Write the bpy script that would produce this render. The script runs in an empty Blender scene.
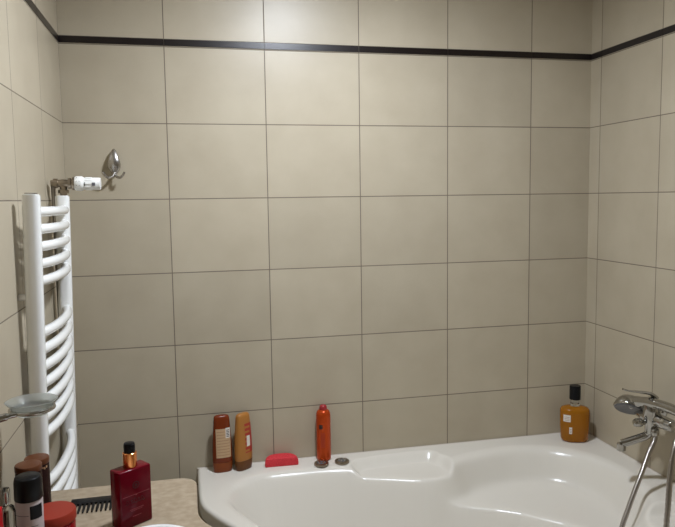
import bpy, bmesh, math, random
import numpy as np
from mathutils import Vector, Matrix
random.seed(4)
S = bpy.context.scene
COL = S.collection
PI = math.pi

# ------------------------------------------------------------------ camera, world, light, exposure
XL, XR = -0.3265, 1.5735          # left and right wall
YF, CEIL = -2.95, 2.40            # wall behind the camera, ceiling height
TW, TH = 0.3313, 0.25             # tile pitch
cam_d = bpy.data.cameras.new('camera'); cam = bpy.data.objects.new('camera', cam_d); COL.objects.link(cam)
ya, pi_, ro = 0.2192, -0.0939, -0.0142
fwd = Vector((math.sin(ya)*math.cos(pi_), math.cos(ya)*math.cos(pi_), math.sin(pi_)))
rgt = Vector((math.cos(ya), -math.sin(ya), 0)); up = rgt.cross(fwd)
r2 = rgt*math.cos(ro) + up*math.sin(ro); u2 = -rgt*math.sin(ro) + up*math.cos(ro)
M = Matrix((r2, u2, -fwd)).transposed().to_4x4(); M.translation = (0.0501, -2.3618, 1.5158)
cam.matrix_world = M
cam_d.sensor_width = 36; cam_d.lens = 679.25*36/675
cam_d.shift_x = -(337.73-337.5)/675; cam_d.shift_y = (262.03-263.5)/675
cam_d.clip_start = 0.02
S.camera = cam
w = bpy.data.worlds.new('world'); S.world = w; w.use_nodes = True
w.node_tree.nodes['Background'].inputs[0].default_value = (0.5, 0.5, 0.5, 1)
w.node_tree.nodes['Background'].inputs[1].default_value = 0.05
S.view_settings.view_transform = 'Standard'; S.view_settings.look = 'None'
S.view_settings.gamma = 1; S.view_settings.use_curve_mapping = False
S.view_settings.exposure = 0.0
LAMP_POS = (0.485, -0.79, 2.345); LAMP_STRENGTH = 400.0; LAMP_COL = (0.91, 0.98, 1.10)

# ------------------------------------------------------------------ materials
def mat(name, col, rough=0.5, metal=0.0, trans=0.0, coat=0.0, ior=1.45, alpha=1.0, sss=0.0, emit=None, es=0, spec=.5):
    m = bpy.data.materials.new(name); m.use_nodes = True
    b = m.node_tree.nodes['Principled BSDF']; I = b.inputs
    I['Base Color'].default_value = (*col, 1); I['Roughness'].default_value = rough
    I['Metallic'].default_value = metal; I['Transmission Weight'].default_value = trans
    I['Coat Weight'].default_value = coat; I['IOR'].default_value = ior; I['Alpha'].default_value = alpha
    I['Coat Roughness'].default_value = 0.08; I['Specular IOR Level'].default_value = spec
    if sss: I['Subsurface Weight'].default_value = sss; I['Subsurface Scale'].default_value = 0.01
    if emit: I['Emission Color'].default_value = (*emit, 1); I['Emission Strength'].default_value = es
    return m
def nd(m, t, **k):
    n = m.node_tree.nodes.new(t)
    for a, b in k.items(): setattr(n, a, b)
    return n
def mottle(m, scale, a, b, bump=0.0, detail=5, stretch=(1, 1, 1)):
    """two-tone noise colour on a principled material"""
    L = m.node_tree.links; P = m.node_tree.nodes['Principled BSDF']
    tc = nd(m, 'ShaderNodeTexCoord'); mp = nd(m, 'ShaderNodeMapping'); mp.inputs['Scale'].default_value = stretch
    n = nd(m, 'ShaderNodeTexNoise'); n.inputs['Scale'].default_value = scale; n.inputs['Detail'].default_value = detail
    r = nd(m, 'ShaderNodeValToRGB'); r.color_ramp.elements[0].position = .35; r.color_ramp.elements[1].position = .65
    r.color_ramp.elements[0].color = (*a, 1); r.color_ramp.elements[1].color = (*b, 1)
    L.new(tc.outputs['Object'], mp.inputs[0]); L.new(mp.outputs[0], n.inputs['Vector'])
    L.new(n.outputs['Fac'], r.inputs[0]); L.new(r.outputs[0], P.inputs['Base Color'])
    if bump:
        bp = nd(m, 'ShaderNodeBump'); bp.inputs['Strength'].default_value = bump; bp.inputs['Distance'].default_value = .001
        L.new(n.outputs['Fac'], bp.inputs['Height']); L.new(bp.outputs[0], P.inputs['Normal'])
    return m
def tile_mat(name, axis, off, zoff=0.02, band=True, tw=TW, th=TH, base=(.455, .397, .293), grout=(.17, .14, .105), rough=.38):
    m = mat(name, base, rough); T = m.node_tree; L = T.links; P = T.nodes['Principled BSDF']
    tc = nd(m, 'ShaderNodeTexCoord'); sp = nd(m, 'ShaderNodeSeparateXYZ'); L.new(tc.outputs['Object'], sp.inputs[0])
    a = nd(m, 'ShaderNodeMath', operation='ADD'); a.inputs[1].default_value = off + 10*tw
    L.new(sp.outputs['XYZ'.index(axis)], a.inputs[0])
    zc = nd(m, 'ShaderNodeMath', operation='SUBTRACT'); zc.inputs[1].default_value = zoff
    if axis == 'F':pass
    L.new(sp.outputs[2] if band is not None else sp.outputs[1], zc.inputs[0])
    zs = zc
    if band:
        g = nd(m, 'ShaderNodeMath', operation='GREATER_THAN'); g.inputs[1].default_value = 2.03; L.new(sp.outputs[2], g.inputs[0])
        ml = nd(m, 'ShaderNodeMath', operation='MULTIPLY'); ml.inputs[1].default_value = .0245; L.new(g.outputs[0], ml.inputs[0])
        zs = nd(m, 'ShaderNodeMath', operation='SUBTRACT'); L.new(zc.outputs[0], zs.inputs[0]); L.new(ml.outputs[0], zs.inputs[1])
    z2 = nd(m, 'ShaderNodeMath', operation='ADD'); z2.inputs[1].default_value = 20*th; L.new(zs.outputs[0], z2.inputs[0])
    cb = nd(m, 'ShaderNodeCombineXYZ'); L.new(a.outputs[0], cb.inputs[0]); L.new(z2.outputs[0], cb.inputs[1])
    br = nd(m, 'ShaderNodeTexBrick', offset=0.0, squash=1.0); I = br.inputs
    I['Scale'].default_value = 1; I['Brick Width'].default_value = tw; I['Row Height'].default_value = th
    I['Mortar Size'].default_value = .0017; I['Mortar Smooth'].default_value = .25; I['Bias'].default_value = 0
    c2 = tuple(x*1.06 for x in base); c1 = tuple(x*.96 for x in base)
    I['Color1'].default_value = (*c1, 1); I['Color2'].default_value = (*c2, 1); I['Mortar'].default_value = (*grout, 1)
    L.new(cb.outputs[0], I['Vector'])
    n = nd(m, 'ShaderNodeTexNoise'); n.inputs['Scale'].default_value = 7; n.inputs['Detail'].default_value = 6
    L.new(tc.outputs['Object'], n.inputs['Vector'])
    r = nd(m, 'ShaderNodeValToRGB'); r.color_ramp.elements[0].position = .3; r.color_ramp.elements[1].position = .7
    r.color_ramp.elements[0].color = (.93, .915, .90, 1); r.color_ramp.elements[1].color = (1.03, 1.03, 1.03, 1)
    L.new(n.outputs['Fac'], r.inputs[0])
    mx = nd(m, 'ShaderNodeMix', data_type='RGBA', blend_type='MULTIPLY'); mx.inputs[0].default_value = 1
    L.new(br.outputs['Color'], mx.inputs[6]); L.new(r.outputs[0], mx.inputs[7]); L.new(mx.outputs[2], P.inputs['Base Color'])
    inv = nd(m, 'ShaderNodeMath', operation='MULTIPLY_ADD'); inv.inputs[1].default_value = -1; inv.inputs[2].default_value = 1
    L.new(br.outputs['Fac'], inv.inputs[0])
    bp = nd(m, 'ShaderNodeBump'); bp.inputs['Strength'].default_value = .6; bp.inputs['Distance'].default_value = .0012
    L.new(inv.outputs[0], bp.inputs['Height']); L.new(bp.outputs[0], P.inputs['Normal'])
    rr = nd(m, 'ShaderNodeMath', operation='MULTIPLY_ADD'); rr.inputs[1].default_value = .45; rr.inputs[2].default_value = rough
    L.new(br.outputs['Fac'], rr.inputs[0]); L.new(rr.outputs[0], P.inputs['Roughness'])
    return m
T_back = tile_mat('tile_back', 'X', 0); T_left = tile_mat('tile_left', 'Y', 0, grout=(.22, .185, .14))  # left wall grout coloured paler to stand in for light grazing that wall
T_right = tile_mat('tile_right', 'Y', 0.0653)
T_floor = tile_mat('tile_floor', 'X', 0, 0.0, None, .333, .333, (.36, .31, .25), (.14, .12, .10), .4)
M_band = mat('dark_brown_glaze', (.010, .006, .005), .3)
M_paint = mat('white_paint', (.82, .81, .78), .8)
M_acryl = mat('white_acrylic', (.72, .68, .60), .23)
M_apron = mat('apron_acrylic', (.72, .71, .68), .3)
M_stone = mottle(mat('travertine', (.5, .4, .3), .4, spec=.3), 55, (.31, .240, .160), (.40, .320, .225), .15, 9, (1, 1.3, 1))
M_white = mat('white_enamel', (.86, .86, .83), .22, coat=.4)
M_ceram = mat('white_ceramic', (.9, .9, .88), .08, coat=.5)
M_chrome = mat('chrome', (.44, .43, .41), .10, 1)
M_satin = mat('satin_nickel', (.50, .48, .45), .26, 1)
M_brass = mat('old_nickel', (.34, .29, .23), .3, 1)
M_hose = mat('hose_metal', (.42, .39, .36), .28, 1)
M_wplast = mat('white_plastic', (.84, .84, .80), .35)
M_black = mat('black_plastic', (.006, .006, .007), .33, spec=.22)
M_grey = mat('grey_plastic', (.12, .12, .13), .4)
M_glass = mat('frosted_glass', (.74, .77, .74), .34, trans=.88, ior=1.2)
M_clear = mat('clear_glass', (.97, .99, .98), .03, trans=1, ior=1.45)
M_red = mat('red_bottle', (.13, .0005, .008), .14, spec=.22)
M_redlid = mat('red_lid', (.30, .034, .018), .4, spec=.22)
M_redjar = mat('red_jar', (.30, .008, .012), .2, spec=.22)
M_redbox = mat('red_box', (.50, .006, .012), .3, spec=.22)
M_copper = mat('copper', (.72, .27, .09), .22, 1)
M_brownlid = mat('brown_lid', (.115, .040, .017), .3, spec=.22)
M_darkjar = mat('dark_jar', (.022, .008, .007), .2, spec=.22)
M_gold = mat('gold_print', (.65, .42, .25), .35, .6)
M_amberb = mat('amber_brown_plastic', (.17, .028, .006), .25, spec=.3)
M_amberc = mat('amber_cap_plastic', (.22, .050, .009), .3, spec=.3)
M_goldb = mat('golden_plastic', (.40, .165, .036), .3, spec=.35)
M_brownc = mat('olive_brown_cap', (.13, .045, .008), .3, spec=.35)
M_beige = mat('beige_label', (.52, .35, .20), .5)
M_print = mat('brown_print', (.38, .21, .11), .5)
M_whitel = mat('white_label', (.72, .68, .62), .45)
M_redp = mat('red_print', (.38, .03, .02), .4)
M_orange = mat('orange_metallic', (.50, .060, .007), .26, .4, spec=.4)
M_pinkcap = mat('clear_red_cap', (.40, .03, .035), .2, trans=.2, coat=.2)
M_darkm = mat('dark_mark', (.03, .015, .012), .5)
M_sponge = mottle(mat('red_sponge', (.6, .03, .04), .75), 220, (.55, .022, .035), (.70, .045, .055), .5)
M_amber = mat('amber_liquid', (.44, .165, .010), .15, trans=.35, ior=1.33, spec=.4)
M_pinkw = mat('pale_label', (.52, .45, .45), .4)
M_deco = mat('dark_red_print', (.040, .001, .004), .4)
M_line = mat('pale_red_print', (.30, .045, .055), .4)
M_cab = mat('cabinet_white', (.75, .74, .70), .4)
M_seal = mat('silicone', (.62, .57, .50), .5)

# ------------------------------------------------------------------ helpers
def add_obj(name, bm_or_me, m, parent=None, smooth=35):
    if isinstance(bm_or_me, bmesh.types.BMesh):
        me = bpy.data.meshes.new(name); bmesh.ops.recalc_face_normals(bm_or_me, faces=bm_or_me.faces)
        bm_or_me.to_mesh(me); bm_or_me.free()
    else: me = bm_or_me
    if smooth:
        me.shade_smooth(); me.set_sharp_from_angle(angle=math.radians(smooth))
    me.materials.append(m)
    o = bpy.data.objects.new(name, me); COL.objects.link(o)
    if parent: o.parent = parent
    return o
def thing(name, label, cat, loc=(0, 0, 0), rz=0, group=None):
    o = bpy.data.objects.new(name, None); COL.objects.link(o); o.empty_display_size = .05
    o.location = loc; o.rotation_euler = (0, 0, rz); o['label'] = label; o['category'] = cat
    if group: o['group'] = group
    return o
def tag(o, label, cat, group=None):
    o['label'] = label; o['category'] = cat
    if group: o['group'] = group
    return o
def struct(name, bm, m, smooth=0):
    o = add_obj(name, bm, m, None, smooth); o['kind'] = 'structure'; return o
def quadbox(bm, a, b):
    r = bmesh.ops.create_cube(bm, size=1)
    for v in r['verts']: v.co = Vector([(a[i]+b[i])/2 + v.co[i]*(b[i]-a[i]) for i in range(3)])
    return r['verts']
def box(a, b, bev=0, seg=2):
    bm = bmesh.new(); quadbox(bm, a, b)
    if bev: bmesh.ops.bevel(bm, geom=bm.edges[:], offset=bev, segments=seg, affect='EDGES', profile=.5)
    return bm
def loft(bm, rings, cap=True, closed=False):
    R = [[bm.verts.new(p) for p in ring] for ring in rings]; n = len(R[0])
    K = len(R) if closed else len(R)-1
    for i in range(K):
        A, B = R[i], R[(i+1) % len(R)]
        for j in range(n): bm.faces.new((A[j], A[(j+1) % n], B[(j+1) % n], B[j]))
    if cap and not closed: bm.faces.new(R[0][::-1]); bm.faces.new(R[-1])
    return bm
def lathe(prof, n=40, mx=None, bm=None):
    """profile of (radius, height), revolved around local z"""
    bm = bm or bmesh.new(); mx = mx or Matrix()
    rings = [[mx @ Vector((max(r, 1e-5)*math.cos(2*PI*k/n), max(r, 1e-5)*math.sin(2*PI*k/n), z)) for k in range(n)] for r, z in prof]
    return loft(bm, rings)
def axis_mx(p, d, upv=(0, 0, 1)):
    d = Vector(d).normalized(); q = d.to_track_quat('Z', 'Y'); m = q.to_matrix().to_4x4(); m.translation = p; return m
def spline(P, n=8, closed=False):
    P = [Vector(p) for p in P]; out = []; N = len(P)
    for i in range(N if closed else N-1):
        g = (lambda k: P[k % N]) if closed else (lambda k: P[min(max(k, 0), N-1)])
        a, b, c, d = g(i-1), g(i), g(i+1), g(i+2)
        for k in range(n):
            t = k/n
            out.append(.5*((2*b)+(-a+c)*t+(2*a-5*b+4*c-d)*t*t+(-a+3*b-3*c+d)*t**3))
    if not closed: out.append(P[-1])
    return out
def tube(P, rad, n=16, flat=1.0, bm=None, upv=None, cap=True):
    """rad: number or list; flat squeezes the section along its second axis"""
    bm = bm or bmesh.new(); P = [Vector(p) for p in P]; rings = []; prev = Vector(upv) if upv else None
    for i, p in enumerate(P):
        t = (P[min(i+1, len(P)-1)] - P[max(i-1, 0)]).normalized()
        if prev is None: prev = Vector((0, 0, 1)) if abs(t.z) < .9 else Vector((0, 1, 0))
        s = t.cross(prev).normalized(); q = s.cross(t).normalized(); prev = q
        r = rad[i] if isinstance(rad, (list, tuple)) else rad
        rings.append([p + s*math.cos(2*PI*k/n)*r + q*math.sin(2*PI*k/n)*r*flat for k in range(n)])
    return loft(bm, rings, cap)
def torus(c, R, r, n=48, k=12, mx=None):
    bm = bmesh.new(); mx = mx or Matrix.Translation(c)
    rings = [[mx @ Vector(((R+r*math.cos(2*PI*j/k))*math.cos(a), (R+r*math.cos(2*PI*j/k))*math.sin(a), r*math.sin(2*PI*j/k))) for j in range(k)] for a in [2*PI*i/n for i in range(n)]]
    return loft(bm, rings, closed=True)
def sgp(v, e): return math.copysign(abs(v)**e, v)
class Vessel:
    """superelliptic loft; sections are (z, rx, ry, exponent, shift_y)"""
    def __init__(s, sec): s.sec = [tuple(x)+(0,)*(5-len(x)) for x in sec]
    def at(s, z):
        S_ = s.sec
        for a, b in zip(S_, S_[1:]):
            if a[0] <= z <= b[0]:
                t = (z-a[0])/max(b[0]-a[0], 1e-9); return [a[i]+(b[i]-a[i])*t for i in range(5)]
        return S_[-1]
    def pt(s, th, z, off=0, sec=None):
        _, rx, ry, e, sh = sec or s.at(z)
        return Vector(((rx+off)*sgp(math.cos(th), 2/e), (ry+off)*sgp(math.sin(th), 2/e)+sh, z))
    def body(s, n=64):
        return loft(bmesh.new(), [[s.pt(2*PI*k/n, q[0], 0, q) for k in range(n)] for q in s.sec])
    def patch(s, x0, x1, z0, z1, side=-1, off=.0004, nx=14, nz=10):
        """a thin label lying on the front (side=-1) face between local x0..x1"""
        bm = bmesh.new(); G = []
        for j in range(nz+1):
            z = z0+(z1-z0)*j/nz; _, rx, ry, e, sh = s.at(z); row = []
            for i in range(nx+1):
                x = x0+(x1-x0)*i/nx; c = max(-1, min(1, x/(rx+off)))
                y = side*(ry+off)*(1-abs(c)**e)**(1/e)+sh
                row.append(bm.verts.new((x, y, z)))
            G.append(row)
        for j in range(nz):
            for i in range(nx): bm.faces.new((G[j][i], G[j][i+1], G[j+1][i+1], G[j+1][i]))
        return bm

# ------------------------------------------------------------------ the room
def wallbox(name, a, b, m): return struct(name, box(a, b), m)
wallbox('wall_back', (XL-.1, 0, -.1), (XR+.1, .1, CEIL+.1), T_back)
wallbox('wall_left', (XL-.1, YF, -.1), (XL, 0, CEIL+.1), T_left)
wallbox('wall_right', (XR, YF, -.1), (XR+.1, 0, CEIL+.1), T_right)
wallbox('wall_front', (XL-.1, YF-.1, -.1), (XR+.1, YF, CEIL+.1), T_back)
wallbox('floor', (XL, YF, -.1), (XR, 0, 0), T_floor)
wallbox('ceiling', (XL, YF, CEIL), (XR, 0, CEIL+.1), M_paint)
ZB0, ZB1 = 2.0232, 2.0440
def strip(name, p0, p1, nrm):
    """dark listello tiles, cut at the tile joints, standing 2 mm proud"""
    bm = bmesh.new(); p0, p1, nrm = Vector(p0), Vector(p1), Vector(nrm); L = (p1-p0).length; d = (p1-p0)/L
    cuts = [0.0]
    j = strip.first
    while j < L-.002: cuts.append(j); j += TW
    cuts.append(L)
    for a, b in zip(cuts, cuts[1:]):
        A = p0+d*(a+.0006); B = p0+d*(b-.0006)+nrm*.002
        lo = [min(A[i], B[i]) for i in range(3)]; hi = [max(A[i], B[i]) for i in range(3)]
        quadbox(bm, (lo[0], lo[1], ZB0), (hi[0], hi[1], ZB1))
    return struct(name, bm, M_band)
strip.first = -XL % TW; strip('trim_1', (XL, -.0001, 0), (XR, -.0001, 0), (0, -1, 0))
strip.first = TW; strip('trim_2', (XL+.0001, -.0022, 0), (XL+.0001, YF, 0), (1, 0, 0))
strip.first = .0653; strip('trim_3', (XR-.0001, -.0022, 0), (XR-.0001, YF, 0), (-1, 0, 0))

# ------------------------------------------------------------------ corner bath (height field over a symmetric plan)
RIM = 0.5785
def smax(a, b, k): return .5*(a+b+np.sqrt((a-b)**2+k*k))
def smin(a, b, k): return .5*(a+b-np.sqrt((a-b)**2+k*k))
def mirror(h): return h + [(b, a) for a, b in h[::-1]]
def sdist(px, py, poly):
    """signed distance, positive inside"""
    P = np.array([(p[0], p[1]) for p in poly]); Q = np.roll(P, -1, 0)
    D = np.full(px.shape, 1e9); ins = np.zeros(px.shape, bool)
    for (ax, ay), (bx, by) in zip(P, Q):
        ex, ey = bx-ax, by-ay; wx, wy = px-ax, py-ay
        t = np.clip((wx*ex+wy*ey)/(ex*ex+ey*ey+1e-12), 0, 1)
        D = np.minimum(D, (wx-ex*t)**2+(wy-ey*t)**2)
        c = ((ay <= py) & (by > py)) | ((by <= py) & (ay > py))
        with np.errstate(all='ignore'): xi = ax+(py-ay)/(by-ay if by != ay else 1e-12)*ex
        ins ^= c & (px < xi)
    D = np.sqrt(D); return np.where(ins, D, -D)
inner = mirror([(.18, .18), (.235, .142), (.37, .108), (.50, .124), (.585, .152), (.655, .195), (.74, .212), (.86, .172), (.96, .135),
                (1.04, .113), (1.15, .105), (1.29, .108), (1.376, .155), (1.416, .235), (1.408, .32), (1.345, .455), (1.25, .60), (1.11, .77), (.955, .94)])
inner = [tuple(p)[:2] for p in spline([(a, b, 0) for a, b in inner[1:-1]], 5, True)]
outer_front = [(1.5125, 0), (1.5125, .19), (1.506, .285), (1.47, .372), (1.413, .467), (1.31, .63), (1.17, .81), (1.0, 1.0)]
OF = outer_front[:1] + [tuple(p)[:2] for p in spline([(a, b, 0) for a, b in mirror(outer_front[1:])[:-1]][:14], 6)]
OF = [p for i, p in enumerate(OF)]
OF_full = OF + [(0, 1.5125)]
deep = [(.90, -.05), (.80, .14), (.715, .247), (.615, .283), (.53, .322), (.465, .364), (.415, .415)]
deep = mirror(deep) + [(-.05, 1.7), (1.7, 1.7), (1.7, -.05)]
shelf = [(.955, .080), (.70, .055), (.655, .10), (.635, .17), (.66, .42), (.955, .42), (.962, .2)]
shelf = [tuple(p)[:2] for p in spline([(a, b, 0) for a, b in shelf], 6, True)]
def bath_z(U, V):
    s = sdist(U, V, inner)
    s2 = sdist(U, V, deep)
    ramp = lambda s_, r: .5*(np.sqrt(s_*s_+r*r)+s_)
    D = .118 + .10*np.clip(.1-np.abs(s2), 0, .1)*0 + smin(ramp(s2, .006)*2.2, .30, .06)
    slope = 2.4
    # the two recline sides fall more gently
    g = np.clip((np.maximum(U, V)-.9)/.35, 0, 1); slope = slope*(1-g)+1.7*g
    main = smin(D, ramp(s, .012)*slope, .035)
    d = main
    for sh in (shelf, [(b, a) for a, b in shelf]):
        q = sdist(U, V, sh); rec = .030*np.clip(q/.040+.4, 0, 1)
        rec = np.where(rec > 0, .030*(3*(rec/.030)**2-2*(rec/.030)**3), 0)
        d = smax(d, rec, .010)-.005*np.exp(-np.maximum(d, rec)/.006)
    so = np.full(U.shape, 1e9)
    for (ax, ay), (bx, by) in zip(OF_full, OF_full[1:]):
        ex, ey = bx-ax, by-ay; t = np.clip(((U-ax)*ex+(V-ay)*ey)/(ex*ex+ey*ey+1e-12), 0, 1)
        so = np.minimum(so, np.hypot(U-ax-ex*t, V-ay-ey*t))
    r = .012; e = r-np.sqrt(np.maximum(r*r-np.maximum(r-so, 0)**2, 0))
    return RIM - np.maximum(d, 0) - e
ofx = np.array([p[0] for p in OF_full]); ofy = np.array([p[1] for p in OF_full])
o_ = np.argsort(ofx, kind='stable')
def vmax(u):
    # front boundary as v(u)
    best = 0.0
    for (ax, ay), (bx, by) in zip(OF_full, OF_full[1:]):
        if min(ax, bx)-1e-9 <= u <= max(ax, bx)+1e-9:
            best = max(best, ay if abs(ax-bx) < 1e-9 else ay+(by-ay)*(u-ax)/(bx-ax), by if abs(ax-bx) < 1e-9 else 0)
    return best
us = np.concatenate([np.linspace(0.001, 1.40, 250), np.linspace(1.4045, 1.5125, 36)])
tj = np.concatenate([np.linspace(0, .975, 240), np.linspace(.977, 1, 14)])
VM = np.array([vmax(u) for u in us])
U = np.repeat(us[:, None], len(tj), 1); V = .001 + (VM[:, None]-.001)*tj[None, :]
Z = bath_z(U, V)
nu, nv = U.shape
verts = [(XR-U[i, j], -V[i, j], Z[i, j]) for i in range(nu) for j in range(nv)]
faces = [(i*nv+j, i*nv+j+1, (i+1)*nv+j+1, (i+1)*nv+j) for i in range(nu-1) for j in range(nv-1)]
# lip that hangs below the rim, following the free edge
def ring_pts(off):
    out = []
    for i, p in enumerate(OF_full):
        a = OF_full[max(i-1, 0)]; b = OF_full[min(i+1, len(OF_full)-1)]
        tx, ty = b[0]-a[0], b[1]-a[1]; L = math.hypot(tx, ty) or 1
        out.append((p[0]-ty/L*off, p[1]+tx/L*off*1.0))
    return out
def inward(off):
    out = []
    for i, p in enumerate(OF_full):
        a = OF_full[max(i-1, 0)]; b = OF_full[min(i+1, len(OF_full)-1)]
        tx, ty = b[0]-a[0], b[1]-a[1]; L = math.hypot(tx, ty) or 1
        n1 = (-ty/L, tx/L)
        if n1[0]*(.6-p[0])+n1[1]*(.6-p[1]) < 0: n1 = (-n1[0], -n1[1])
        out.append((max(.001, p[0]+n1[0]*off), max(.001, p[1]+n1[1]*off)))
    return out
prev = None
for off, z in ((0, RIM-.012), (0, RIM-.042), (.003, RIM-.048), (.030, RIM-.048), (.030, RIM-.06)):
    cur = []
    for (a, b) in inward(off): verts.append((XR-a, -b, z)); cur.append(len(verts)-1)
    if prev:
        for k in range(len(cur)-1): faces.append((prev[k], prev[k+1], cur[k+1], cur[k]))
    prev = cur
me = bpy.data.meshes.new('tub_shell'); me.from_pydata(verts, [], faces); me.validate()
bath = thing('bathtub', 'white acrylic corner bathtub with moulded armrests in the tiled corner', 'bathtub', (XR-.7, -.7, 0))
def put(o): o.location = Vector(o.location) - Vector(o.parent.location); return o
put(add_obj('tub_shell', me, M_acryl, bath, 60))
bm = bmesh.new(); A = inward(.026)
lo = [bm.verts.new((XR-a, -b, 0.0)) for a, b in A]; hi = [bm.verts.new((XR-a, -b, RIM-.05)) for a, b in A]
for k in range(len(A)-1): bm.faces.new((lo[k], lo[k+1], hi[k+1], hi[k]))
put(add_obj('apron', bm, M_apron, bath, 60))
# silicone bead
bm = tube([(XR-1.5125, -.0034, RIM-.0005), (XR-.0036, -.0034, RIM-.0005), (XR-.0036, -1.50, RIM-.0005)], .0028, 8)
put(add_obj('sealant', bm, M_seal, bath))
# whirlpool control buttons (part of the bath)
for x, y, turn in ((.4905, -.074, 0), (.5655, -.072, .5)):
    b = thing.__wrapped__ if False else None
    ob = add_obj('control_knob', lathe([(.0260, 0), (.0265, .003), (.0250, .007), (.018, .0085), (.0165, .006), (0, .006)], 40), M_brass, bath, 40)
    ob.location = Vector((x, y, RIM-.001)) - bath.location; ob.rotation_euler = (0, 0, turn)
    c = add_obj('knob_insert', lathe([(.0160, .006), (.0155, .0085), (0, .0095)], 30), M_grey, ob, 40)
    for k in range(5):
        a = 2*PI*k/5
        add_obj('finger_grip', lathe([(.0052, 0), (.0048, .0026), (.002, .0036), (0, .0037)], 14, Matrix.Translation((.0105*math.cos(a), .0105*math.sin(a), .0084))), M_chrome, c, 40)

# ------------------------------------------------------------------ vanity: cabinet, worktop, basin
cab = thing('vanity_cabinet', 'white vanity cabinet under the beige stone worktop', 'cabinet', (-.14, -1.24, 0))
cab_body = put(add_obj('body', box((XL+.004, -1.70, .08), (.00, -.765, .818), .002), M_cab, cab, 0))
for k in range(2):
    y0 = -1.695+k*.464
    d = put(add_obj('door', box((.0005, y0+.003, .09), (.018, y0+.460, .720), .002), M_cab, cab, 0))
    h = add_obj('handle', tube([(.018, y0+(.41 if k == 0 else .05), .55), (.036, y0+(.41 if k == 0 else .05), .55), (.036, y0+(.41 if k == 0 else .05), .67), (.018, y0+(.41 if k == 0 else .05), .67)], .004, 10), M_chrome, d)
add_obj('plinth', box((XL+.004, -1.69, 0), (-.03, -.775, .08)), M_grey, cab, 0).location = -Vector(cab.location)
TOP = .85
bm = bmesh.new()
out = [(XL+.001, -.733), (.012, -.733)] + [(.012+.043*math.sin(a), -.776+.043*math.cos(a)) for a in [PI/2*k/8 for k in range(1, 9)]]
out += [tuple(p)[:2] for p in spline([(.055, -.80, 0), (.0545, -.90, 0), (.057, -.94, 0), (.067, -.972, 0), (.088, -1.006, 0), (.14, -1.06, 0), (.185, -1.14, 0), (.20, -1.25, 0), (.18, -1.36, 0), (.13, -1.45, 0), (.07, -1.51, 0), (.055, -1.57, 0), (.055, -1.72, 0)], 5)]
out += [(XL+.001, -1.72)]
f = bm.faces.new([bm.verts.new((x, y, TOP-.03)) for x, y in out])
r = bmesh.ops.extrude_face_region(bm, geom=[f])
for v in r['geom']:
    if isinstance(v, bmesh.types.BMVert): v.co.z = TOP
bm.normal_update()
ed = [e for e in bm.edges if abs(e.verts[0].co.z-TOP) < 1e-6 and abs(e.verts[1].co.z-TOP) < 1e-6]
bmesh.ops.bevel(bm, geom=ed, offset=.004, segments=3, affect='EDGES', profile=.5)
top_ob = tag(add_obj('stone_worktop', bm, M_stone, None, 40), 'beige travertine worktop with a rounded corner beside the bathtub', 'worktop')
BC = (-.036, -1.1515)
basin = thing('washbasin', 'white ceramic washbasin let into the stone worktop', 'sink', (BC[0], BC[1], TOP))
n = 72; cut = bpy.data.meshes.new('cutter'); bm = bmesh.new()
loft(bm, [[Vector((BC[0]+.114*math.cos(2*PI*k/n), BC[1]+.164*math.sin(2*PI*k/n), z)) for k in range(n)] for z in (.60, .95)])
bmesh.ops.recalc_face_normals(bm, faces=bm.faces); bm.to_mesh(cut); bm.free(); cob = bpy.data.objects.new('cutter', cut); COL.objects.link(cob)
for ob in (top_ob, cab_body):
    md = ob.modifiers.new('cut', 'BOOLEAN'); md.operation = 'DIFFERENCE'; md.object = cob; md.solver = 'EXACT'
    bpy.context.view_layer.update()
    nm = bpy.data.meshes.new_from_object(ob.evaluated_get(bpy.context.evaluated_depsgraph_get()))
    ob.modifiers.clear(); ob.data = nm
bpy.data.objects.remove(cob)
rings = []
for s_, z in [(1.0, .0004), (1.005, .005), (.985, .009), (.955, .010), (.93, .0075), (.91, -.004), (.89, -.025), (.84, -.060), (.72, -.092), (.5, -.110), (.25, -.117), (.05, -.119)]:
    rings.append([Vector((.120*s_*math.cos(2*PI*k/n), .172*s_*math.sin(2*PI*k/n), z)) for k in range(n)])
bm = loft(bmesh.new(), rings, False); bm.verts.ensure_lookup_table(); bm.faces.new(bm.verts[-n:])
add_obj('bowl', bm, M_ceram, basin, 50)
dr = add_obj('drain', lathe([(.022, 0), (.022, .003), (.018, .004), (0, .004)], 30), M_chrome, basin); dr.location = (0, 0, -.1185)

# ------------------------------------------------------------------ towel radiator
rad = thing('towel_radiator', 'white towel radiator with curved bars and a thermostat on the left wall', 'radiator', (-.285, -.51, .63))
YN, YA, PX = -.71, -.31, -.2875
ZT, ZBt = 2.02-.486, .62
for y in (YN, YA):
    bm = box((PX-.0192, y-.017, ZBt), (PX+.0192, y+.017, ZT))
    bmesh.ops.bevel(bm, geom=[e for e in bm.edges if abs(e.verts[0].co.z-e.verts[1].co.z) > .1], offset=.0145, segments=6, affect='EDGES', profile=.5)
    bmesh.ops.bevel(bm, geom=[e for e in bm.edges if abs(e.verts[0].co.z-e.verts[1].co.z) < 1e-6 and len(e.link_faces) == 2 and any(len(f.verts) > 6 for f in e.link_faces)], offset=.002, segments=2, affect='EDGES')
    p = put(add_obj('post', bm, M_white, rad, 40))
    if y == YN:
        add_obj('end_cap', box((PX-.012, y-.011, ZT+.0003), (PX+.012, y+.011, ZT+.0035), .001), M_satin, p, 30)
idx = list(range(0, 5))+list(range(7, 14))+list(range(16, 21))
for k in idx:
    z = ZT-.0395-.0402*k; pts = []
    for j in range(25):
        t = -1+2*j/24; pts.append((PX+.003+.022*(1-abs(t)**2.4), (YN+YA)/2+t*.192, z))
    put(add_obj('bar', tube(pts, .0118, 16), M_white, rad, 50))
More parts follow.
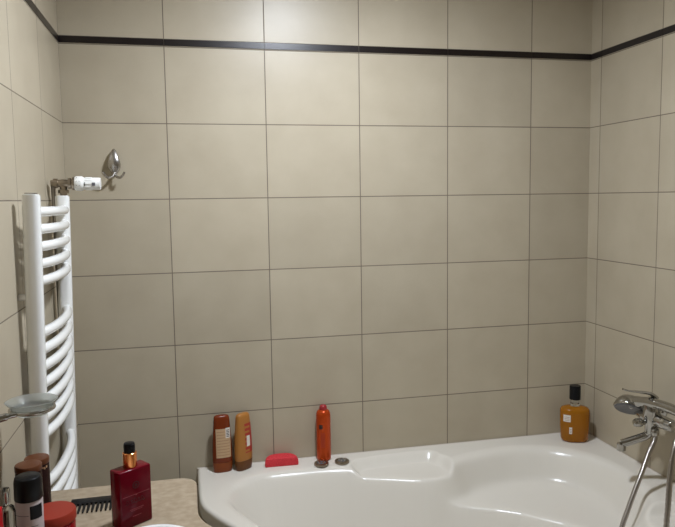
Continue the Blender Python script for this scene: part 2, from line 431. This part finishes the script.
for y in (YN, YA):
    for z in (1.30, .76):
        put(add_obj('wall_bracket', tube([(XL+.0012+.0205*(1.534-z), y, z), (PX-.004, y, z), (PX+.001, y, z)], .008, 12), M_white, rad))
# feed pipe down the corner
put(add_obj('feed_pipe', tube([(XL+.0125, -.29, 1.568), (XL+.0315, -.29, .60), (XL+.028, -.29, .59), (XL+.0207, -.29, .588)], .0065, 12), M_hose, rad, 50))
# valve
VZ, VY = 1.568, -.31
vx = PX+.004
valve = put(add_obj('valve', lathe([(.009, ZT), (.009, ZT+.006), (.0145, ZT+.006), (.0145, ZT+.016), (.010, ZT+.017), (.010, VZ)], 6, Matrix.Translation((vx, VY, 0))), M_brass, rad, 30))
def part_of(o, name, bm, m, s=35): return add_obj(name, bm, m, o, s)
part_of(valve, 'valve_body', lathe([(.0095, -.033), (.0095, -.026), (.0135, -.026), (.0135, -.014), (.0105, -.013), (.012, 0), (.0105, .012), (.0150, .013), (.0150, .021), (.012, .022), (.012, .026)], 24, axis_mx((vx, VY, VZ), (1, 0, 0))), M_brass)
part_of(valve, 'collar_nut', lathe([(.0155, .0), (.0185, .001), (.0185, .006), (.0165, .007)], 24, axis_mx((vx+.024, VY, VZ), (1, 0, 0))), M_brass)
head = put(add_obj('thermostat_head', lathe([(.0185, .0), (.0205, .003), (.0208, .018), (.0190, .0225), (.0172, .024), (.0176, .065), (.0165, .069), (0, .070)], 36, axis_mx((vx+.031, VY, VZ), (1, 0, 0))), M_wplast, rad, 35))
for a, xx in ((.35, .006), (.9, .006), (1.5, .006), (.35, .014), (.9, .014)):
    add_obj('dot_mark', lathe([(.0011, 0), (.0011, .0006)], 8, axis_mx((vx+.031+xx, VY-.0206*math.cos(a-.6), VZ+.0206*math.sin(a-.6)), (0, -math.cos(a-.6), math.sin(a-.6)))), M_grey, head)
add_obj('pointer_mark', box((vx+.031+.027, VY-.0182, VZ-.007), (vx+.031+.0295, VY-.0160, VZ+.003)), M_black, head, 0)
add_obj('dial_mark', box((vx+.031+.047, VY-.0182, VZ-.006), (vx+.031+.056, VY-.0158, VZ+.003), .0004), M_grey, head, 0)
for k in range(12):
    a = 2*PI*k/12
    add_obj('grip_rib', box((-.0012, .0165, .028), (.0012, .0184, .046), .0003), M_wplast, head, 0).matrix_local = axis_mx((vx+.031, VY, VZ), (1, 0, 0)) @ Matrix.Rotation(a, 4, 'Z')
rad.rotation_euler = (0, .0195, 0); rad.location.x -= math.sin(.0195)*(1.534-.63)

# ------------------------------------------------------------------ robe hook on the back wall
hk = thing('robe_hook', 'small chrome robe hook with a leaf-shaped plate on the back wall', 'hook', (-.171, -.001, 1.62))
n = 24; rings = []
for z, r in [(-.014, .009), (-.006, .0150), (.006, .0198), (.016, .0205), (.028, .0182), (.042, .0142), (.054, .0100), (.062, .0062), (.066, .0025)]:
    lean = -.013-.010*math.sin(min(1, max(0, (z+.014)/.080))*PI)
    rings.append([Vector((r*math.cos(2*PI*k/n)+.0, lean+.0075*math.sin(2*PI*k/n)*(r/.021+.2), z)) for k in range(n)])
add_obj('plate', loft(bmesh.new(), rings), M_satin, hk, 60)
add_obj('wall_base', lathe([(.011, 0), (.011, .004), (.006, .014)], 24, axis_mx((0, 0, .012), (0, -1, 0))), M_chrome, hk)
for s in (-1, 1):
    P = spline([(0, -.016, -.010), (s*.006, -.026, -.024), (s*.018, -.036, -.028), (s*.028, -.042, -.020), (s*.033, -.044, -.010)], 6)
    add_obj('prong', tube(P, [.0048-.0014*i/len(P) for i in range(len(P))], 12), M_satin, hk)

# ------------------------------------------------------------------ soap dish and holder on the left wall
DX, DY, DZ = -.2575, -.955, 1.112
hold = thing('dish_holder', 'chrome ring and arm fixed to the left wall, carrying the glass soap dish', 'holder', (DX, DY, DZ))
add_obj('ring', torus((0, 0, 0), .0395, .0042), M_chrome, hold, 60)
add_obj('arm', tube(spline([(-.022, -.0335, 0), (-.038, -.041, -.001), (-.056, -.048, -.004)], 5), [.0055]*5+[.0075]*6, 14), M_chrome, hold)
add_obj('wall_mount', lathe([(.020, 0), (.020, .006), (.014, .012), (.009, .018), (0, .019)], 30, axis_mx((XL+.0005-DX, -.050, -.004), (1, 0, 0))), M_chrome, hold)
dish = add_obj('soap_dish', lathe([(.0, -.0115), (.028, -.0115), (.0325, -.008), (.0345, -.0), (.040, .0075), (.0475, .0145), (.0485, .0160), (.0470, .0168), (.039, .0115), (.031, .002), (.027, -.006), (0, -.007)], 56), M_glass, None, 60)
dish.location = (DX, DY, DZ+.0005)
tag(dish, 'frosted glass soap dish resting in a chrome ring by the left wall', 'soap dish')

# ------------------------------------------------------------------ things on the worktop
# red pump bottle
pump = thing('pump_bottle', 'dark red rectangular pump bottle with copper collar and black cap on the worktop', 'bottle', (-.0788, -.9440, TOP), math.atan2(.040, .054))
W2, D2, H = .0368, .0185, .121
bb = box((-W2, -D2, 0), (W2, D2, H), .0035, 3)
add_obj('bottle_body', bb, M_red, pump, 30)
add_obj('copper_collar', lathe([(.0140, H), (.0143, H+.001), (.0143, H+.030), (.0130, H+.031)], 36), M_copper, pump)
cp = add_obj('pump_cap', lathe([(.0112, H+.031), (.0116, H+.032), (.0116, H+.046), (.0106, H+.050), (.007, H+.0515), (0, H+.0515)], 32), M_black, pump)
add_obj('nozzle', box((-.004, -.0145, H+.042), (.004, -.004, H+.049), .0015), M_black, cp)
Y = -D2-.0004
em = add_obj('emblem', lathe([(.0078, 0), (.0078, .0004)], 28, axis_mx((.000, -D2, .087), (0, -1, 0))), M_deco, pump, 0)
for k in range(8):
    a = 2*PI*k/8
    add_obj('petal_mark', lathe([(.0016, 0), (.0016, .0006)], 8, axis_mx((.0045*math.cos(a), -D2, .087+.0045*math.sin(a)), (0, -1, 0))), M_red, em, 0)
add_obj('label_line', box((-.031, Y, .0672), (.031, -D2, .0679)), M_line, pump, 0)
add_obj('label_flower', lathe([(.0016, 0), (.0016, .0007)], 8, axis_mx((0, -D2, .0665), (0, -1, 0))), M_line, pump, 0)
x = -.024
for wd, ht in ((.010, .011), (.006, .008), (.008, .013), (.006, .008), (.009, .012)):
    add_obj('script_mark', torus((x+wd*.4, -D2-.0001, .055), ht*.34, .0006, 20, 6, Matrix.Translation((x+wd*.4, -D2-.0001, .055)) @ Matrix.Rotation(PI/2, 4, 'X') @ Matrix.Rotation(.4, 4, 'Z') @ Matrix.Diagonal((.6, 1.25, .5, 1))), M_deco, pump, 0)
    add_obj('script_mark', box((x, Y, .0505), (x+wd, -D2, .0514)), M_deco, pump, 0)
    x += wd+.0012
for z_, a, b in ((.037, -.016, .016), (.034, -.013, .013), (.022, -.010, .010)):
    x = a
    while x < b:
        wd = .0025+.0025*random.random(); add_obj('small_print', box((x, Y, z_), (min(x+wd, b), -D2, z_+.0013)), M_line, pump, 0); x += wd+.001

# black comb
comb = thing('comb', 'black wide-toothed comb lying flat behind the red pump bottle', 'comb', (-.150, -.823, TOP+.0004), .02)
add_obj('spine', box((-.069, -.012, 0), (.069, .018, .0050), .0018), M_black, comb, 30)
for k in range(15):
    x = -.0655+.00935*k
    bm = bmesh.new()
    rg = []
    for yy, w_, h_ in ((-.010, .0031, .0024), (-.038, .0028, .0021), (-.052, .0018, .0015)):
        rg.append([Vector((x+w_*math.cos(2*PI*j/10), yy, .0022+h_*math.sin(2*PI*j/10))) for j in range(10)])
    add_obj('tooth', loft(bm, rg), M_black, comb, 60)

# red-lidded jar
jar = thing('cosmetic_jar', 'squat jar with a matt red screw lid at the front of the worktop', 'jar', (-.2255, -.978, TOP))
add_obj('jar_body', lathe([(.038, 0), (.041, .003), (.0415, .034), (.040, .040)], 48), M_redjar, jar)
add_obj('lid', lathe([(.0423, .0402), (.0433, .0415), (.0433, .057), (.0413, .060), (0, .0605)], 56), M_redlid, jar)
# black-capped bottle with pale label
bc = thing('deodorant_bottle', 'pale bottle with a wide black cap between the brown lids and the red jar', 'bottle', (-.2560, -1.030, TOP))
add_obj('bottle_body', lathe([(.0225, 0), (.0243, .003), (.0243, .108), (.0233, .111)], 48), M_pinkw, bc)
add_obj('cap', lathe([(.0243, .1115), (.0252, .113), (.0248, .146), (.0228, .1535), (.020, .1555), (0, .156)], 48), M_black, bc)
v = Vessel([(0, .0245, .0245, 2), (.12, .0245, .0245, 2)])
add_obj('black_label', v.patch(.006, .0235, .078, .104, -1, .0002, 8, 2), M_black, bc)
for z_ in (.086, .064, .045): add_obj('label_line', v.patch(-.0215, .004 if z_ > .07 else .018, z_, z_+.0012, -1, .0002, 10, 1), M_grey, bc)
# two brown-lidded dark jars
def brown(loc, h, label):
    t = thing('brown_lidded_tin', label, 'container', loc, 0, 'brown-lidded dark containers on the worktop')
    add_obj('container_body', lathe([(.0235, 0), (.0252, .002), (.0252, h-.0145), (.0246, h-.0135)], 44), M_darkjar, t)
    add_obj('lid', lathe([(.0252, h-.0133), (.0257, h-.012), (.0257, h-.003), (.0245, h-.001), (.018, h), (0, h)], 44), M_brownlid, t)
    v_ = Vessel([(0, .0252, .0252, 2), (h, .0252, .0252, 2)])
    for k in range(10):
        x0 = -.006+.0030*k
        add_obj('gold_print', v_.patch(x0, x0+.0019, h-.0235+.002*(k % 2), h-.0165-.001*(k % 3), -1, .0003, 2, 1), M_gold, t)
    return t
brown((-.2855, -.812, TOP), .112, 'dark container with a brown lid, the one farther back beside the radiator')
brown((-.2775, -.926, TOP), .140, 'dark container with a brown lid, the one half hidden by the black cap')
# clear atomiser
at = thing('glass_atomiser', 'clear glass perfume atomiser at the left edge, beside the black-capped bottle', 'bottle', (-.2810, -1.083, TOP))
add_obj('bottle_body', lathe([(.0125, 0), (.014, .002), (.014, .112), (.011, .121), (.006, .125)], 36), M_clear, at)
add_obj('cap', lathe([(.0062, .1255), (.0065, .152), (.0055, .156), (0, .157)], 28), M_clear, at)
add_obj('spray_tube', lathe([(.0022, .127), (.0030, .129), (.0030, .148), (.001, .149)], 16), M_satin, at)
# red box
rb = thing('red_carton', 'red box with a small black emblem at the bottom left corner of the picture', 'box', (-.3000, -1.128, TOP), .12)
add_obj('carton_body', box((-.020, -.018, 0), (.020, .018, .134), .001), M_redbox, rb, 0)
add_obj('emblem', lathe([(.0055, 0), (.0055, .0004)], 20, axis_mx((.006, -.018, .108), (0, -1, 0))), M_black, rb, 0)

# ------------------------------------------------------------------ things on the bath rim
def squeeze_bottle(name, label, loc, rz, mb, mc, lean=0):
    t = thing(name, label, 'bottle', loc, rz)
    t.rotation_euler = (0, lean, rz); t.scale = (1.05, 1.0, 1.03)
    cap = Vessel([(0, .0285, .0150, 2.6), (.002, .0300, .0165, 2.6), (.020, .0318, .0185, 2.6), (.034, .0326, .0195, 2.6)])
    bod = Vessel([(.0345, .0318, .0190, 2.5), (.037, .0326, .0197, 2.5), (.07, .0325, .0200, 2.5), (.11, .0310, .0190, 2.6), (.15, .0280, .0165, 2.7), (.175, .0262, .0145, 2.8), (.186, .0250, .0130, 2.8), (.191, .0225, .0105, 2.6), (.1935, .017, .007, 2.4)])
    add_obj('cap', cap.body(), mc, t, 50); add_obj('bottle_body', bod.body(), mb, t, 50)
    return t, bod
a, bod = squeeze_bottle('conditioner_bottle', 'amber-brown squeeze bottle with a beige back label, leftmost on the bath rim', (.1470, -.046, RIM), .10, M_amberb, M_amberc)
lab = add_obj('back_label', bod.patch(-.022, .026, .052, .150), M_beige, a)
add_obj('barcode_patch', bod.patch(.010, .025, .118, .152, off=.0007), M_whitel, lab)
for k in range(5): add_obj('barcode_bar', bod.patch(.0125+.0, .0225, .122+.0052*k, .1245+.0052*k, off=.0009), M_darkm, lab)
for k in range(9): add_obj('text_line', bod.patch(-.019, .022 if k < 6 else .007, .060+.0098*k, .0622+.0098*k, off=.0006), M_print, lab)
b, bod = squeeze_bottle('shampoo_bottle', 'golden squeeze bottle with red print turned to the right, on the bath rim', (.2195, -.044, RIM), .62, M_goldb, M_brownc)
lab = add_obj('front_print', bod.patch(-.006, .026, .060, .160), M_redp, b)
add_obj('pale_print', bod.patch(.000, .014, .082, .118, off=.0008), M_whitel, lab)
for k in range(6): add_obj('gold_stripe', bod.patch(-.006, .012+.002*(k % 3), .064+.016*k, .071+.016*k, off=.0007), M_goldb, lab)

# half-moon sponge
bm = bmesh.new(); n = 40; ot = []
for k in range(n+1):
    t = PI*k/n; ot.append((.059*sgp(math.cos(t), .75), .052*sgp(math.sin(t), .8)))
ot = ot[:-1] + [(-.059, 0)]
rings = []
for z, s_ in ((0, .95), (.003, .99), (.010, 1.0), (.020, .985), (.026, .94), (.029, .86), (.030, .7)):
    rings.append([Vector((x*s_, (y-.02)*s_+.02-.0, z)) for x, y in ot])
loft(bm, rings)
sp = add_obj('bath_sponge', bm, M_sponge, None, 50); sp.location = (.3520, -.058, RIM); sp.rotation_euler = (0, 0, -.02)
tag(sp, 'red half-moon bath sponge lying on the rim by the back wall', 'sponge')

# orange can
can = thing('spray_can', 'metallic orange spray can with a translucent red cap standing behind a chrome knob', 'can', (.5085, -.0285, RIM))
add_obj('can_body', lathe([(.022, 0), (.0255, .004), (.0260, .010), (.0262, .160), (.0250, .170), (.0215, .179), (.0155, .184)], 48), M_orange, can, 50)
add_obj('cap', lathe([(.0140, .1843), (.0138, .190), (.0125, .1965), (.0090, .2005), (0, .2015)], 36), M_pinkcap, can, 50)
v = Vessel([(0, .0262, .0262, 2), (.17, .0262, .0262, 2)])
mk = add_obj('dark_mark', v.patch(-.019, -.008, .118, .134, -1, .0004, 5, 2), M_darkm, can)
for k in range(4): add_obj('text_mark', v.patch(-.014+.004*k, -.012+.004*k, .050, .105, -1, .0003, 2, 2), M_redlid, can)

# amber bottle in the corner
am = thing('bath_gel_bottle', 'round-shouldered bottle of amber gel with a black cap in the far corner', 'bottle', (1.4760, -.088, RIM), -.35)
v = Vessel([(0, .040, .026, 2.3), (.003, .0465, .0325, 2.3), (.012, .0505, .0365, 2.35), (.06, .0535, .0385, 2.4), (.110, .0540, .0385, 2.4), (.122, .0530, .0375, 2.4), (.129, .0490, .0340, 2.35), (.133, .040, .028, 2.2), (.1355, .028, .021, 2.1), (.137, .019, .017, 2)])
add_obj('gel_body', v.body(), M_amber, am, 60)
add_obj('clear_neck', lathe([(.0185, .1372), (.0165, .142), (.0155, .150), (.0155, .1605)], 36), M_clear, am, 50)
add_obj('cap', lathe([(.0195, .161), (.0205, .162), (.0205, .2125), (.0195, .2145), (0, .215)], 40), M_black, am, 40)
lb = add_obj('white_label', v.patch(-.046, -.022, .082, .108, -1, .0005), M_whitel, am)
for k in range(3): add_obj('print_line', v.patch(-.043, -.026, .087+.006*k, .0886+.006*k, -1, .0009), M_print, lb)
l2 = add_obj('small_label', v.patch(-.026, -.016, .036, .062, -1, .0005), M_whitel, am)
for k in range(3): add_obj('print_line', v.patch(-.024, -.018, .041+.006*k, .0426+.006*k, -1, .0009), M_amberc, l2)

# ------------------------------------------------------------------ bath mixer with hand shower on the right wall
FY = -.515
mx = thing('bath_mixer', 'chrome bath mixer tap with lever and spout on the right wall above the rim', 'faucet', (XR-.08, FY, .80))
def mp(name, bm, m=M_chrome, parent=None, s=50):
    o = add_obj(name, bm, m, parent or mx, s)
    if parent is None: o.location = -Vector(mx.location)
    return o
BX = 1.486
mp('mixer_body', tube([(BX+.010, FY+.085, .80), (BX+.010, FY+.08, .80), (BX+.004, FY+.03, .80), (BX+.004, FY-.03, .80), (BX+.010, FY-.08, .80), (BX+.010, FY-.085, .80)], [.016, .019, .022, .022, .019, .016], 32))
for s in (-1, 1):
    e = mp('wall_union', lathe([(.031, 0), (.030, .006), (.017, .014), (.014, .016), (.014, .066)], 36, axis_mx((XR-.0005, FY+s*.072, .80), (-1, 0, 0))))
mp('valve_housing', lathe([(.017, .752), (.019, .757), (.0195, .778), (.024, .788), (.0270, .815), (.0275, .845), (.0235, .860), (.012, .869), (0, .871)], 40, Matrix.Translation((BX-.004, FY, 0))))
P = spline([(BX+.008, FY, .868), (BX-.012, FY, .882), (BX-.048, FY+.004, .889), (BX-.085, FY+.008, .895), (BX-.103, FY+.010, .901)], 8)
mp('lever', tube(P, [.015-.009*min(1, i/(len(P)*.7)) for i in range(len(P))], 20, .5, upv=(0, 0, 1)))
mp('diverter_knob', lathe([(.008, 0), (.008, .018), (.0125, .019), (.0135, .024), (.0135, .038), (.011, .043), (0, .044)], 24, axis_mx((BX-.018, FY+.004, .788), (-1, .05, .02))))
P = spline([(BX-.004, FY+.010, .765), (BX-.004, FY+.010, .752), (BX-.006, FY+.014, .742), (BX-.022, FY+.020, .733), (BX-.062, FY+.036, .716), (BX-.080, FY+.043, .709)], 8)
spt = mp('spout', tube(P, [.0120]*8+[.0148]*(len(P)-8), 40, .85), s=80)
add_obj('aerator', lathe([(.0135, .004), (.014, 0), (.014, -.018), (.012, -.020), (0, -.020)], 32, Matrix.Translation((BX-.080, FY+.043, .706))), M_chrome, spt)
mp('cradle', tube(spline([(BX-.006, FY-.004, .845), (BX-.006, FY-.014, .842), (BX-.006, FY-.024, .836)], 5), .013, 20))
mp('hose_nut', lathe([(.0115, -.020), (.0125, -.018), (.0125, 0), (.0105, .002)], 24, Matrix.Translation((BX-.006, FY-.020, .772))))
# hand shower resting in the cradle, head towards the back wall
hs = thing('hand_shower', 'chrome hand shower with an oval head resting on the bath mixer', 'shower head', (1.462, -.430, .815))
def hp(name, bm, m=M_chrome, parent=None, s=60):
    o = add_obj(name, bm, m, parent or hs, s)
    if parent is None: o.location = -Vector(hs.location)
    return o
dv = Vector((-.42, -.42, -.80)).normalized()      # direction the spray face looks
mxh = axis_mx((1.462, -.430, .818), dv)
hp('head', lathe([(0, -.034), (.014, -.033), (.030, -.027), (.041, -.015), (.0475, .001), (.0485, .007), (.047, .011)], 56, mxh))
fc = hp('spray_face', lathe([(.0465, .0105), (.042, .0145), (.039, .0135), (0, .0135)], 56, mxh), M_grey)
P = spline([(1.463, -.440, .832), (1.466, -.475, .845), (1.470, -.52, .855), (1.473, -.57, .860), (1.473, -.625, .863), (1.470, -.655, .863)], 8)
n_ = len(P)
hp('handle', tube(P, [.022-.0075*min(1, i/10) + .002*math.sin(PI*i/n_) for i in range(n_)], 28))
# hose: out of the mixer, down into the bath and back up to the handle
HP = [(BX-.006, FY-.020, .753), (BX-.010, FY-.024, .735), (1.450, -.546, .696), (1.418, -.562, .650), (1.385, -.575, .600), (1.352, -.588, .546), (1.324, -.600, .499), (1.302, -.620, .445), (1.290, -.665, .400),
      (1.284, -.735, .385), (1.288, -.795, .410), (1.290, -.822, .470), (1.318, -.802, .620), (1.342, -.780, .740), (1.366, -.765, .810), (1.405, -.745, .852), (1.445, -.700, .866), (1.4685, -.6575, .8632)]
def above_bath(P):
    """keep the hose lying clear of the bath surface"""
    A = np.array([(XR-p.x+a, -p.y+b) for p in P for a in (-.012, 0, .012) for b in (-.012, 0, .012)])
    h = bath_z(A[:, 0:1], A[:, 1:2]).reshape(len(P), 9).max(1)
    return [Vector((p.x, p.y, max(p.z, float(q)+.010))) for p, q in zip(P, h)]
P = spline(HP, 10); K0 = 75
for _ in range(25):
    P = above_bath([a if (k < K0 or k > len(P)-50) else (P[k-1]+a*2+P[k+1])/4 for k, a in enumerate(P)])
P = spline(P, 3); rr = [.0078+.0004*math.sin(i*2.1) for i in range(len(P))]
hz = add_obj('shower_hose', tube(P, rr, 14), M_hose, None, 80)
tag(hz, 'flexible chrome shower hose looping from the mixer down into the bath', 'hose')

# ------------------------------------------------------------------ ceiling lamp
lp = thing('ceiling_lamp', 'flat round white ceiling lamp in the middle of the bathroom', 'lamp', LAMP_POS)
add_obj('lamp_housing', lathe([(.080, CEIL-.0005-LAMP_POS[2]), (.088, .045), (.090, .004), (.086, 0), (.081, .0), (.081, .004)], 48), M_white, lp, 40)
M_lamp = mat('lamp_glass', (.9, .9, .9), .5, emit=LAMP_COL, es=LAMP_STRENGTH)
add_obj('lamp_diffuser', lathe([(.0805, .004), (.076, .001), (.05, -.001), (0, -.002)], 48), M_lamp, lp, 90)
